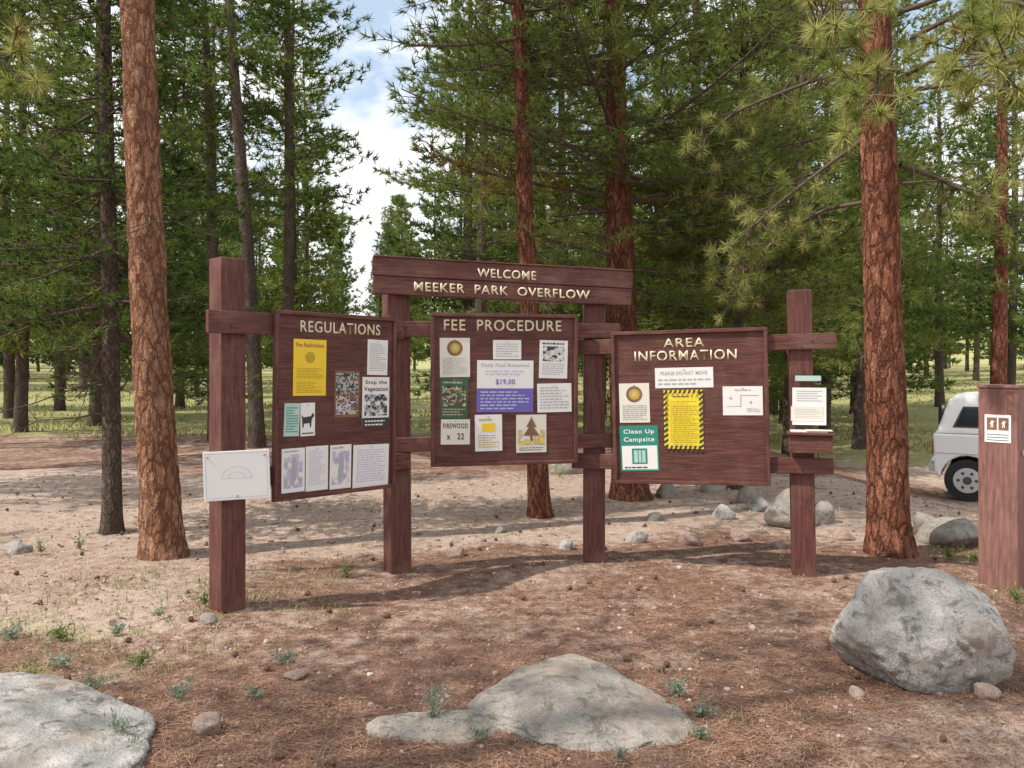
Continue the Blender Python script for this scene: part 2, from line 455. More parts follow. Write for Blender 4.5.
def build_grass():
    cx = []; cy = []
    n = 450; X = rng.uniform(-4.6, -.9, n); Y = rng.uniform(2.9, 6.3, n)
    k = (fbm(X*.8, Y*.8, s=41) > .43+.1*rng.random(n)) & (X < -.75-.3*rng.random(n)-(Y-3)*.12); X, Y = X[k], Y[k]; cx.append(X); cy.append(Y)
    n = 40; X = rng.uniform(-3, 4.5, n); Y = rng.uniform(6.3, 9.5, n); cx.append(X); cy.append(Y)
    cx.append(np.array([3.35, 3.5, 3.2, 3.6, 3.75, -1.78, -1.7, .95, 1.0, -.4, -.7, -2.0, -1.1])); cy.append(np.array([5.5, 5.55, 5.35, 5.3, 5.6, 5.05, 5.0, 4.2, 3.6, 3.5, 4.4, 3.3, 5.0]))
    cx = np.concatenate(cx); cy = np.concatenate(cy)
    nb = 12; x = (cx[:, None]+rng.normal(size=(len(cx), nb))*.055).ravel(); y = (cy[:, None]+rng.normal(size=(len(cx), nb))*.055).ravel()
    h = np.repeat(rng.uniform(.025, .085, len(cx)), nb)*rng.uniform(.6, 1.2, len(x))
    V, F, t = blades(x, y, h, np.full(len(x), .0045), rng, 1.5)
    obj('grass_tufts', np_mesh('grass', V, F, [M_grass], np.clip(t*1.05, 0, 1)))
    n = 50000; Y = 14+42*rng.random(n)**1.3; X = rng.uniform(-.95, .85, n)*Y
    k = (Y > 17) & (fbm(X*.35, Y*.35, s=43) > .48); X, Y = X[k], Y[k]
    h = rng.uniform(.05, .17, len(X)); V, F, t = blades(X, Y, h, .012+Y*.0012, rng, 1.2)
    obj('meadow_grass', np_mesh('meadow', V, F, [M_grass], np.clip(.3+t*.6, 0, 1)))
build_grass()

M_sage = tint_mat('sage_leaves', [(0, (.16, .20, .14)), (.6, (.30, .35, .26)), (1, (.46, .50, .40))], trans=True)
M_weed = tint_mat('weed_leaves', [(0, (.09, .15, .04)), (.6, (.20, .27, .08)), (1, (.36, .40, .15))], trans=True)
def plant(name, x, y, h, r, n, m, seed):
    rg = np.random.default_rng(seed); Vs = []; Ts = []; z0 = g1(x, y)
    ns = max(7, n//18)
    for i in range(ns):
        a = rg.uniform(0, 6.28); sp = rg.random()*r*1.3
        tip = np.array([math.cos(a)*sp, math.sin(a)*sp, h*rg.uniform(.4, 1)])
        for j in range(n//ns):
            f = rg.uniform(.15, 1); p = tip*f; p[:2] *= f**.5
            d = rg.normal(size=3)*.6+np.array([0, 0, .5]); d /= np.linalg.norm(d)
            q = np.cross(d, rg.normal(size=3)); q /= np.linalg.norm(q); L = rg.uniform(.015, .04)
            Vs += [p, p+d*L*.5+q*L*.11, p+d*L, p+d*L*.5-q*L*.11]; Ts += [rg.random()]*4
    V = np.array(Vs); F = np.arange(len(V)).reshape(-1, 4)
    return obj(name, np_mesh(name, V, F, [m], Ts), (x, y, z0))
for i, (px, py, h, r, n, m) in enumerate([(433, 722, .19, .08, 300, 0), (676, 695, .10, .12, 300, 0), (700, 715, .08, .10, 200, 0), (118, 748, .12, .13, 400, 0), (345, 578, .20, .10, 220, 1), (285, 664, .07, .07, 160, 0),
                                        (40, 555, .16, .09, 160, 1), (80, 550, .16, .08, 160, 1), (1016, 604, .14, .10, 260, 1), (975, 565, .15, .2, 420, 1), (950, 560, .13, .16, 340, 1), (160, 620, .10, .08, 160, 0),
                                        (205, 610, .14, .06, 160, 1), (255, 697, .06, .06, 130, 0), (180, 700, .09, .10, 220, 0), (60, 640, .10, .12, 260, 1), (115, 635, .09, .10, 220, 0), (620, 765, .05, .06, 90, 0),
                                        (20, 690, .12, .15, 300, 1), (480, 740, .06, .06, 110, 0), (90, 690, .09, .14, 320, 0), (560, 480, .2, .2, 200, 1), (10, 640, .1, .15, 300, 0), (140, 665, .09, .12, 260, 1), (60, 668, .09, .12, 260, 0), (700, 740, .07, .08, 140, 0)]):
    D = 1280/(py-365); plant('sagebrush_plant' if m == 0 else 'weed_plant', (px-512)/800*D, D, h, r, n, M_sage if m == 0 else M_weed, 100+i)

# ------------------------------------------------------------------ rocks
R_white = rock_mat('granite_light', (.42, .40, .38), (.58, .55, .52))
R_grey = rock_mat('granite_grey', (.31, .285, .25), (.46, .41, .36), (.17, .155, .125))
R_pink = rock_mat('granite_pink', (.40, .27, .22), (.52, .38, .32), (.22, .16, .13))
def rock(x, y, dims, seed, mat, rot=0, name='boulder', sub=5, z=None, sink=.25, p=11, npl=15):
    rg = np.random.default_rng(seed)
    bm = bmesh.new(); bmesh.ops.create_icosphere(bm, subdivisions=sub, radius=1)
    d = np.array([v.co[:] for v in bm.verts])
    nrm = rg.normal(size=(npl, 3)); nrm /= np.linalg.norm(nrm, axis=1)[:, None]; hh = rg.uniform(.72, 1.0, npl)
    s = (np.maximum(d@nrm.T, .01)/hh)**p
    r = s.sum(1)**(-1/p); r = np.clip(r, .5, 1.2)
    r *= 1+.18*(fbm(d[:, 0]*2+seed, d[:, 1]*2, d[:, 2]*2, s=seed)-.5)+.10*(fbm(d[:, 0]*7, d[:, 1]*7+seed, d[:, 2]*7, s=seed+2, o=5)-.5)
    P = d*r[:, None]*np.array(dims)*.5
    me = bpy.data.meshes.new(name)
    for v, c in zip(bm.verts, P): v.co = c
    for f in bm.faces: f.smooth = True
    bm.to_mesh(me); bm.free(); me.materials.append(mat)
    zz = g1(x, y) if z is None else z
    return obj(name, me, (x, y, zz+dims[2]*(.5-sink)), rot=(0, 0, rot))
rock(2.07, 4.15, (.80, .70, .60), 5, R_white, .3, sub=6, sink=.19, p=16)
rock(.27, 3.70, (.99, 1.0, .20), 8, R_grey, .2, sub=6, sink=.44, name='flat_boulder', p=9)
rock(-.33, 3.55, (.52, .32, .08), 9, R_grey, .1, sub=5, sink=.46, name='flat_boulder')
rock(-2.20, 3.32, (1.24, .90, .34), 14, R_white, -.28, sub=6, sink=.42, name='flat_boulder', p=18)
rock(-1.68, 3.08, (.24, .2, .12), 18, R_grey, -.2, sub=5, sink=.4, name='rock')
for i, (px, py, w, h, m) in enumerate([(203, 735, .15, .08, R_pink), (798, 527, .62, .32, R_grey), (725, 519, .24, .14, R_white), (692, 546, .22, .12, R_pink), (457, 557, .16, .10, R_pink),
                                    (740, 542, .19, .10, R_pink), (638, 543, .2, .11, R_white), (750, 503, .34, .22, R_grey), (955, 545, .62, .22, R_grey), (567, 549, .14, .09, R_white), (826, 525, .3, .2, R_grey),
                                    (930, 535, .3, .2, R_grey), (205, 625, .12, .06, R_grey), (14, 555, .18, .10, R_white), (330, 462, .4, .22, R_white), (668, 498, .3, .2, R_grey), (570, 474, .5, .25, R_grey),
                                    (860, 700, .10, .05, R_pink), (990, 700, .12, .06, R_pink), (295, 680, .11, .05, R_pink), (712, 492, .3, .16, R_grey), (762, 512, .26, .14, R_white), (655, 520, .16, .09, R_grey), (500, 532, .14, .07, R_grey), (845, 540, .2, .1, R_pink), (780, 548, .14, .07, R_grey)]):
    D = 1280/(py-365)
    rock((px-512)/800*D, D+w*.3, (w, w*.8, h*1.4), 40+i, m, i, 'rock', 4, sink=.3)

# ------------------------------------------------------------------ mesh builder for manufactured parts
class MB:
    def __init__(s): s.bm = bmesh.new(); s.m = []
    def mi(s, m):
        if m not in s.m: s.m.append(m)
        return s.m.index(m)
    def box(s, x0, x1, y0, y1, z0, z1, m):
        vs = [s.bm.verts.new(c) for c in ((x0, y0, z0), (x1, y0, z0), (x1, y1, z0), (x0, y1, z0), (x0, y0, z1), (x1, y0, z1), (x1, y1, z1), (x0, y1, z1))]
        for f in ((3, 2, 1, 0), (4, 5, 6, 7), (0, 1, 5, 4), (1, 2, 6, 5), (2, 3, 7, 6), (3, 0, 4, 7)):
            s.bm.faces.new([vs[i] for i in f]).material_index = s.mi(m)
    def quad(s, x0, x1, z0, z1, y, m):
        vs = [s.bm.verts.new(c) for c in ((x0, y, z0), (x1, y, z0), (x1, y, z1), (x0, y, z1))]
        s.bm.faces.new(vs).material_index = s.mi(m)
    def poly(s, pts, y, m):
        vs = [s.bm.verts.new((a, y, b)) for a, b in pts]; s.bm.faces.new(vs).material_index = s.mi(m)
    def disc(s, cx, cz, r, y, m, n=20, rz=None):
        s.poly([(cx+r*math.cos(2*math.pi*i/n), cz+(rz or r)*math.sin(2*math.pi*i/n)) for i in range(n)], y, m)
    def cyl(s, c, axis, r, depth, m, n=20, r2=None):
        mat = Matrix.Translation(c) @ Vector((0, 0, 1)).rotation_difference(Vector(axis)).to_matrix().to_4x4()
        res = bmesh.ops.create_cone(s.bm, cap_ends=True, segments=n, radius1=r, radius2=r if r2 is None else r2, depth=depth, matrix=mat)
        for v in res['verts']:
            for f in v.link_faces: f.material_index = s.mi(m)
    def done(s, name, parent=None, mw=None, bevel=0, seg=2, smooth=False):
        me = bpy.data.meshes.new(name); s.bm.to_mesh(me); s.bm.free()
        for m in s.m: me.materials.append(m)
        o = bpy.data.objects.new(name, me); COL.objects.link(o)
        if mw is not None: o.matrix_local = mw
        if parent: o.parent = parent
        if bevel:
            b = o.modifiers.new('b', 'BEVEL'); b.width = bevel; b.segments = seg; b.limit_method = 'ANGLE'; b.angle_limit = math.radians(40)
        if smooth:
            for p in me.polygons: p.use_smooth = True
        return o
def text(s, parent, mw, cx, z0, width, height, y, m, bold=.0, name='lettering', extr=.0):
    cu = bpy.data.curves.new(name, 'FONT'); cu.body = s; cu.size = 1; cu.align_x = 'CENTER'; cu.offset = bold; cu.extrude = 0
    cu.resolution_u = 4; cu.space_character = 1.12
    o = bpy.data.objects.new(name, cu); COL.objects.link(o); o.data.materials.append(m)
    bpy.context.view_layer.update()
    me = bpy.data.meshes.new_from_object(o); COL.objects.unlink(o); bpy.data.objects.remove(o)
    V = np.array([v.co[:] for v in me.vertices])
    lo = V.min(0); hi = V.max(0)
    sx = width/(hi[0]-lo[0]); sz = height/(hi[1]-lo[1])
    for v in me.vertices:
        x, zz, _ = v.co
        v.co = (cx+(x-(lo[0]+hi[0])/2)*sx, y, z0+(zz-lo[1])*sz)
    o = bpy.data.objects.new(name, me); COL.objects.link(o); o.matrix_local = mw; o.parent = parent
    if extr:
        md = o.modifiers.new('s', 'SOLIDIFY'); md.thickness = extr; md.offset = 0
    return o

def bay_matrix(p0, p1):
    d = Vector((p1[0]-p0[0], p1[1]-p0[1], 0)).normalized(); n = Vector((d.y, -d.x, 0))
    m = Matrix.Identity(4); m.col[0] = (*d, 0); m.col[1] = (*(-n), 0); m.col[3] = (p0[0], p0[1], 0, 1)
    return m
PP = [(-1.85, 5.2), (-.89, 6.22), (.67, 6.55), (2.23, 6.12)]
K = empty('campground_information_board')
BAY = [bay_matrix(PP[i], PP[i+1]) for i in range(3)]
ang = [math.atan2(PP[i+1][1]-PP[i][1], PP[i+1][0]-PP[i][0]) for i in range(3)]
rots = [ang[0], (ang[0]+ang[1])/2, (ang[1]+ang[2])/2, ang[2]]
hs = [2.29, 2.37, 2.31, 2.17]; hw = .085
leans = [(.0, .0), (-.006, 0), (.002, 0), (-.016, 0)]
for i in range(4):
    b = MB(); b.box(-hw, hw, -hw, hw, -.4, hs[i], M_wz)
    mw = Matrix.Translation((*PP[i], 0)) @ Matrix.Rotation(leans[i][0], 4, 'Y') @ Matrix.Rotation(rots[i], 4, 'Z')
    b.done('post_%d' % (i+1), K, mw, .008)
def rail(bay, a0, a1, z0, z1, y0=-.128, y1=-.088, tilt=0):
    b = MB(); L = a1-a0; b.box(-L/2, L/2, y0, y1, z0-(z0+z1)/2, z1-(z0+z1)/2, M_wx)
    b.done('rail', K, BAY[bay] @ Matrix.Translation(((a0+a1)/2, 0, (z0+z1)/2)) @ Matrix.Rotation(tilt, 4, 'Y'), .005)
rail(0, -.19, 1.36, 1.80, 1.945); rail(0, -.10, 1.42, .80, .93)
rail(1, -.02, 1.78, 1.815, 1.935, -.126, -.0865); rail(1, -.02, 1.78, .935, 1.045, -.126, -.0865)
rail(2, -.20, 1.84, 1.70, 1.82, -.131, -.0875, -.02); rail(2, -.16, 1.82, .775, .895, -.131, -.0875, -.01)
b = MB()
for bi, als, zs_ in ((0, (0, 1.36), (1.87, .865)), (1, (.02, 1.6), (1.87, .99)), (2, (.02, 1.63), (1.76, .835))):
    for a in als:
        for z in zs_:
            for dx in (-.035, .035):
                p = BAY[bi] @ Vector((a+dx, -.133, z+dx*.6)); ax = BAY[bi].to_3x3() @ Vector((0, -1, 0))
                b.cyl(p, ax, .007, .008, M_wz, 8)
b.done('bolts', K)

PAN = [(0, .244, 1.253, .69, 1.96, 5.32, 6.02, .0), (1, .242, 1.41, .82, 2.0, 6.13, 6.37, .0), (2, .175, 1.36, .675, 1.875, 6.38, 6.04, 0)]
def panel(k):
    bi, a0, a1, z0, z1, dl, dr, _ = PAN[k]
    cx, cz = (a0+a1)/2, (z0+z1)/2; w, h = (a1-a0)/2, (z1-z0)/2; f = .028
    tilt = (.012, .0, -.022)[k]
    mw = BAY[bi] @ Matrix.Translation((cx, 0, cz)) @ Matrix.Rotation(tilt, 4, 'Y')
    b = MB(); b.box(-w+.01, w-.01, -.150, -.133, -h+.01, h-.01, M_panel); b.done('panel_face', K, mw)
    for (x0, x1, q0, q1, m) in ((-w, w, h-f, h, M_wx), (-w, w, -h, -h+f, M_wx), (-w, -w+f, -h+f+.001, h-f-.001, M_wz), (w-f, w, -h+f+.001, h-f-.001, M_wz)):
        b = MB(); b.box(x0, x1, -.172, -.1325, q0, q1, m); b.done('frame_strip', K, mw, .004)
    return mw, w, h, dl, dr
PM = [panel(i) for i in range(3)]
prng = np.random.default_rng(77)
def poster(k, px0, py0, px1, py1, xl, xr, tl, tr, bl, br, base, els=(), name='notice'):
    """poster by its position on the panel board (fractions of the board)"""
    mw, w, h, zl, zr = PM[k]
    def U(px):
        s = (px-xl)/(xr-xl); return (s*zl/(zr-s*(zr-zl)))*2*w-w
    sc = ((px0+px1)/2-xl)/(xr-xl); T = tl+(tr-tl)*sc; Bm = bl+(br-bl)*sc
    Vv = lambda py: h-(py-T)/(Bm-T)*2*h
    x0, x1, z1, z0 = U(px0), U(px1), Vv(py0), Vv(py1)
    cx, cz = (x0+x1)/2, (z0+z1)/2; W, Hh = (x1-x0), (z1-z0)
    y = -.1512
    m2 = mw @ Matrix.Translation((cx, 0, cz)) @ Matrix.Rotation(prng.normal()*.014, 4, 'Y')
    b = MB(); b.box(-W/2, W/2, y-.0015, y, -Hh/2, Hh/2, base)
    lay = y-.0022; n = 0; txt = []
    for e in els:
        n += 1; yy = lay-.0004*n
        if e[0] == 'r': b.quad(-W/2+e[1]*W, -W/2+e[3]*W, -Hh/2+e[2]*Hh, -Hh/2+e[4]*Hh, yy, e[5])
        elif e[0] == 'l':
            _, a, c, d_, f_, cnt, m = e
            for i in range(cnt):
                zc = c+(f_-c)*(i+.5)/cnt; th = (f_-c)/cnt*.2; xe = d_-(d_-a)*(prng.random()*.35 if prng.random() < .5 else 0)
                x = a
                while x < xe-.02:
                    x2 = min(xe, x+prng.uniform(.04, .14)); b.quad(-W/2+x*W, -W/2+x2*W, -Hh/2+(zc-th)*Hh, -Hh/2+(zc+th)*Hh, yy, m); x = x2+.025
        elif e[0] == 'c': b.disc(-W/2+e[1]*W, -Hh/2+e[2]*Hh, e[3]*W, yy, e[4])
        elif e[0] == 'p': b.poly([(-W/2+q[0]*W, -Hh/2+q[1]*Hh) for q in e[1]], yy, e[2])
        elif e[0] == 's':   # mottled picture area: coherent patches of a few inks
            _, a, c, d_, f_, nx, nz, ms = e; nx *= 2; nz *= 2
            gx, gy = np.meshgrid(np.arange(nx), np.arange(nz), indexing='ij'); off = prng.random()*50
            f = fbm(gx*.33+off, gy*.33, s=9, o=2)
            for i in range(nx):
                for j in range(nz):
                    q = int(np.clip((f[i, j]-.25)/.5*(len(ms)+.0), 0, len(ms)-1))
                    if q == 0: continue
                    b.quad(-W/2+(a+(d_-a)*i/nx)*W, -W/2+(a+(d_-a)*(i+1)/nx)*W, -Hh/2+(c+(f_-c)*j/nz)*Hh, -Hh/2+(c+(f_-c)*(j+1)/nz)*Hh, yy, ms[q])
        elif e[0] == 't': txt.append((e, yy))
    b.box(-.005, .005, y-.006, y-.001, Hh/2-.018, Hh/2-.012, M_steel)
    b.done(name, K, m2)
    for e, yy in txt:
        text(e[1], K, m2, -W/2+e[2]*W, -Hh/2+e[3]*Hh, e[4]*W, e[5]*Hh, yy, e[6], .02, 'print')
A1 = (271, 397, 306, 322, 500, 484); A2 = (431, 577, 311, 319, 465, 463); A3 = (613, 769, 334, 325, 479, 485)
def P1(a, b_, c, d, base, els=()): poster(0, a, b_, c, d, *A1, base, els)
def P2(a, b_, c, d, base, els=()): poster(1, a, b_, c, d, *A2, base, els)
def P3(a, b_, c, d, base, els=()): poster(2, a, b_, c, d, *A3, base, els)
dog = [(.12, .30), (.12, .12), (.2, .12), (.24, .3), (.62, .32), (.64, .12), (.72, .12), (.76, .42), (.86, .6), (.95, .62), (.92, .74), (.8, .78), (.72, .64), (.2, .6), (.06, .72), (.1, .55)]
dog = [(x, .18+y*.65) for x, y in dog]
P1(291, 338, 325, 394, M_yel, [('t', 'Fire Restrictions', .5, .86, .86, .075, M_brownp), ('c', .5, .68, .15, M_olive), ('l', .1, .3, .9, .5, 7, M_olive), ('l', .1, .05, .9, .26, 7, M_olive)])
P1(334, 371, 360, 416, M_brownp, [('s', .06, .5, .94, .95, 8, 7, (M_brownp, M_grey, M_green, M_grey, M_ink)), ('s', .06, .06, .94, .46, 8, 7, (M_brownp, M_grey, M_tan, M_ink, M_lil))])
P1(368, 342, 389, 376, M_paper, [('l', .1, .1, .9, .9, 15, M_grey)])
P1(363, 378, 391, 427, M_paper, [('t', 'Stop the', .5, .84, .8, .1, M_ink), ('t', 'Vegetation', .5, .70, .88, .11, M_ink), ('s', .08, .24, .92, .66, 8, 8, (M_paper, M_grey, M_ink, M_grey, M_ink)), ('r', 0, 0, 1, .2, M_ink), ('l', .1, .03, .9, .17, 2, M_paper)])
P1(282, 401, 298, 434, M_lteal, [('l', .12, .1, .9, .9, 10, M_teal)])
P1(299, 401, 314, 434, M_paper, [('p', dog, M_ink), ('l', .1, .03, .9, .14, 1, M_ink)])
def brochure():
    return [('s', .1, .1, .9, .86, 7, 9, (M_lil, M_paper2, M_lil, M_lblue, M_grey)), ('p', [(.35, .2), (.5, .15), (.62, .3), (.66, .6), (.58, .82), (.45, .8), (.4, .5)], M_grey), ('l', .1, .89, .9, .97, 1, M_grey)]
fig = [(.3, .1), (.42, .1), (.5, .42), (.6, .12), (.72, .12), (.66, .55), (.85, .75), (.78, .82), (.62, .72), (.58, .86), (.44, .86), (.4, .7), (.2, .55), (.26, .48), (.4, .56)]
P1(280, 446, 304, 490, M_paper, brochure())
P1(305, 444, 328, 488, M_paper, [('l', .12, .12, .88, .92, 17, M_lil)])
P1(330, 443, 352, 486, M_paper, brochure())
P1(354, 443, 391, 484, M_paper, [('l', .1, .12, .9, .9, 14, M_lil)])
P2(440, 337, 470, 376, M_paper2, [('c', .5, .74, .26, M_brownp), ('c', .5, .74, .17, M_olive), ('p', [(.4, .68), (.6, .68), (.56, .8), (.5, .84), (.44, .78)], M_tan), ('l', .1, .06, .9, .5, 10, M_grey)])
P2(493, 341, 521, 360, M_paper, [('l', .1, .1, .9, .85, 6, M_grey)])
P2(539, 343, 567, 380, M_paper, [('l', .1, .86, .9, .96, 1, M_ink), ('s', .12, .45, .88, .84, 8, 6, (M_paper, M_grey, M_paper2, M_grey, M_ink)), ('l', .1, .08, .9, .4, 6, M_grey)])
P2(440, 377, 468, 417, M_green, [('l', .1, .84, .9, .94, 1, M_tan), ('s', .08, .3, .92, .8, 8, 8, (M_green, M_brownp, M_tan, M_green, M_ink)), ('l', .1, .06, .9, .26, 3, M_tan)])
P2(477, 361, 533, 412, M_paper, [('t', 'Daily Fees Required', .5, .86, .85, .08, M_grey), ('l', .15, .70, .85, .82, 2, M_lblue), ('r', 0, 0, 1, .46, M_blue), ('t', '$19.00', .5, .52, .34, .12, M_blue), ('l', .06, .04, .94, .42, 6, M_lblue)])
P2(537, 385, 571, 413, M_paper, [('l', .08, .1, .92, .9, 8, M_grey)])
P2(441, 418, 470, 443, M_paper2, [('t', 'FIREWOOD', .5, .64, .85, .2, M_ink), ('t', 'x   22', .5, .2, .6, .25, M_ink)])
P2(475, 414, 502, 450, M_paper, [('l', .15, .8, .85, .92, 1, M_olive), ('r', .25, .54, .75, .76, M_yel), ('l', .12, .08, .88, .46, 6, M_olive)])
tree_i = [(.5, .95), (.75, .6), (.62, .6), (.88, .3), (.56, .3), (.56, .12), (.44, .12), (.44, .3), (.12, .3), (.38, .6), (.25, .6)]
P2(516, 415, 546, 452, M_paper2, [('s', .06, .2, .94, .6, 6, 4, (M_paper2, M_tan, M_yel, M_tan)), ('p', [(x*.7+.15, y*.75+.22) for x, y in tree_i], M_brownp), ('l', .1, .04, .9, .15, 2, M_ink)])
P3(620, 383, 650, 421, M_paper2, [('c', .5, .72, .27, M_brownp), ('c', .5, .72, .18, M_olive), ('p', [(.4, .66), (.6, .66), (.56, .78), (.5, .82), (.44, .76)], M_tan), ('l', .1, .06, .9, .46, 8, M_grey)])
P3(656, 367, 714, 387, M_paper, [('l', .05, .1, .95, .5, 2, M_grey), ('t', 'PLEASE DO NOT MOVE', .5, .64, .8, .18, M_grey)])
st = []
for i in range(11):
    y0 = .0+i*.09
    st.append(('p', [(0, y0), (.10, y0+.045), (.10, y0+.09), (0, y0+.045)], M_ink)); st.append(('p', [(.90, y0), (1, y0+.045), (1, y0+.09), (.90, y0+.045)], M_ink))
for i in range(8):
    x0 = .02+i*.12
    st.append(('p', [(x0, 0), (x0+.06, 0), (x0+.09, .06), (x0+.03, .06)], M_ink)); st.append(('p', [(x0, .94), (x0+.06, .94), (x0+.09, 1), (x0+.03, 1)], M_ink))
P3(664, 389, 703, 447, M_yel2, st + [('l', .25, .86, .75, .91, 1, M_ink), ('l', .16, .10, .84, .82, 20, M_olive)])
curve = [('r', .1, .3, .45, .32, M_grey), ('r', .44, .3, .46, .7, M_grey), ('r', .44, .68, .9, .70, M_grey), ('c', .7, .45, .03, M_grey), ('c', .2, .6, .03, M_grey), ('l', .3, .84, .7, .92, 1, M_grey), ('l', .6, .12, .92, .26, 3, M_grey)]
P3(723, 385, 763, 414, M_paper, curve)
P3(620, 424, 658, 468, M_teal, [('r', .04, .04, .96, .56, M_paper), ('t', 'Clean Up', .5, .8, .8, .12, M_paper), ('t', 'Campsite', .5, .62, .8, .13, M_paper), ('r', .30, .16, .70, .5, M_teal), ('r', .35, .19, .65, .46, M_lteal), ('l', .1, .05, .9, .12, 1, M_ink), ('r', .45, .19, .47, .46, M_teal), ('r', .54, .19, .56, .46, M_teal)])
def ttl(k, s, px0, px1, py0, py1, A):
    mw, w, h, zl, zr = PM[k]; xl, xr, tl, tr, bl, br = A
    U = lambda px: (((px-xl)/(xr-xl))*zl/(zr-((px-xl)/(xr-xl))*(zr-zl)))*2*w-w
    sc = ((px0+px1)/2-xl)/(xr-xl); T = tl+(tr-tl)*sc; Bm = bl+(br-bl)*sc
    Vv = lambda py: h-(py-T)/(Bm-T)*2*h
    text(s, K, mw, (U(px0)+U(px1))/2, Vv(py1), U(px1)-U(px0), Vv(py0)-Vv(py1), -.152, M_cream, .010, 'title_letters', .003)
ttl(0, 'REGULATIONS', 298, 381, 323, 334, A1)
ttl(1, 'FEE  PROCEDURE', 444, 561, 321, 332, A2)
ttl(2, 'AREA', 665, 706, 338, 347, A3)
ttl(2, 'INFORMATION', 636, 738, 350, 360, A3)
hm = BAY[1] @ Matrix.Translation((.838, 0, 2.245)) @ Matrix.Rotation(.030, 4, 'Y')
b = MB(); b.box(-1.04, 1.04, -.142, -.0885, .004, .142, M_wx); b.done('header_board_upper', K, hm, .006)
b = MB(); b.box(-1.03, 1.035, -.138, -.0885, -.135, .001, M_wx); b.done('header_board_lower', K, hm, .006)
b = MB(); b.box(-1.035, 1.035, -.150, -.02, .1425, .155, M_wx); b.done('header_cap', K, hm, .004)
text('WELCOME', K, hm, .0, .030, .47, .070, -.1435, M_cream, .012, 'title_letters', .0025)
text('MEEKER  PARK  OVERFLOW', K, hm, -.02, -.100, 1.40, .070, -.1395, M_cream, .012, 'title_letters', .0025)

e = empty('white_map_sign')
sm = Matrix.Translation((-1.735, 5.045, .905)) @ Matrix.Rotation(.22, 4, 'Z') @ Matrix.Rotation(-.03, 4, 'Y')
b = MB(); b.box(-.20, .20, 0, .006, -.155, .155, M_alum); b.done('plate', e, sm, .004)
b = MB()
for (x0, x1, z0, z1) in ((-.185, .185, .138, .140), (-.185, .185, -.140, -.138), (-.185, -.183, -.138, .138), (.183, .185, -.138, .138), (-.09, .09, -.02, -.018)):
    b.quad(x0, x1, z0, z1, -.001, M_grey)
n = 18
for i in range(n):
    a0 = math.pi*i/n; a1 = math.pi*(i+1)/n
    for r_ in (.09, .05):
        b.poly([(r_*math.cos(a0), -.02+r_*math.sin(a0)*.8), ((r_+.0025)*math.cos(a0), -.02+(r_+.0025)*math.sin(a0)*.8), ((r_+.0025)*math.cos(a1), -.02+(r_+.0025)*math.sin(a1)*.8), (r_*math.cos(a1), -.02+r_*math.sin(a1)*.8)], -.0015, M_grey)
b.cyl((-.17, -.003, .12), (0, 1, 0), .006, .006, M_steel, 10); b.cyl((.17, -.003, .12), (0, 1, 0), .006, .006, M_steel, 10); b.cyl((.0, -.003, -.13), (0, 1, 0), .006, .006, M_steel, 10)
b.done('map_print', e, sm)
b = MB(); b.box(-.12, .14, .0065, .05, -.03, .05, M_wx); b.done('mounting_block', e, sm, .004)

e = empty('envelope_box')
rm = Matrix.Translation((2.235, 6.02, 0)) @ Matrix.Rotation(ang[2], 4, 'Z')
b = MB(); b.box(-.15, .15, -.16, -.012, .95, 1.08, M_wx); b.done('box_body', e, rm, .006)
b = MB(); b.box(-.165, .165, -.18, -.008, 1.083, 1.105, M_wx); b.done('lid', e, rm, .004)
b = MB(); b.box(-.14, .12, -.15, -.03, 1.1055, 1.115, M_paper); b.box(-.03, .15, -.16, -.05, 1.1155, 1.120, M_paper2); b.done('envelopes', e, rm)
b = MB(); b.box(-.12, .12, -.016, -.012, 1.15, 1.43, M_paper)
b.box(-.13, .10, -.019, -.0165, 1.18, 1.29, M_paper2)
b.box(-.10, .08, -.019, -.0165, 1.48, 1.52, M_lteal)
for i in range(6): b.quad(-.10, .09-.02*(i % 3), 1.20+i*.013, 1.203+i*.013, -.0195, M_grey)
for i in range(5): b.quad(-.09, .09-.03*(i % 2), 1.33+i*.018, 1.334+i*.018, -.0175, M_grey)
b.done('post_notices', e, rm)

e = empty('fee_deposit_post')
fx, fy = 3.60, 5.86
fm = Matrix.Translation((fx, fy, 0)) @ Matrix.Rotation(math.radians(-47), 4, 'Z')
b = MB(); b.box(-.13, .13, -.13, .13, -.3, 1.43, M_feepost); b.done('post_body', e, fm, .012, 3)
b = MB(); b.box(-.136, .136, -.136, .136, 1.4305, 1.455, M_feepost); b.done('cap', e, fm, .006, 3)
b = MB(); b.box(-.085, .085, -.1345, -.1305, 1.04, 1.24, M_alum); b.done('sign_plate', e, fm, .002)
b = MB(); b.box(-.07, -.005, -.1352, -.1348, 1.13, 1.22, M_brownp); b.box(.005, .07, -.1352, -.1348, 1.13, 1.22, M_brownp)
for i in range(3): b.quad(-.07, .07, 1.055+i*.02, 1.060+i*.02, -.1352, M_ink)
b.poly([(-.06 + x*.045, 1.14+y*.07) for x, y in fig], -.1358, M_alum); b.poly([(.015 + x*.045, 1.14+y*.07) for x, y in fig], -.1358, M_alum)
b.done('sign_print', e, fm)
b = MB(); b.box(.1305, .14, -.06, .06, .95, .99, M_steel); b.done('deposit_slot', e, fm, .002)

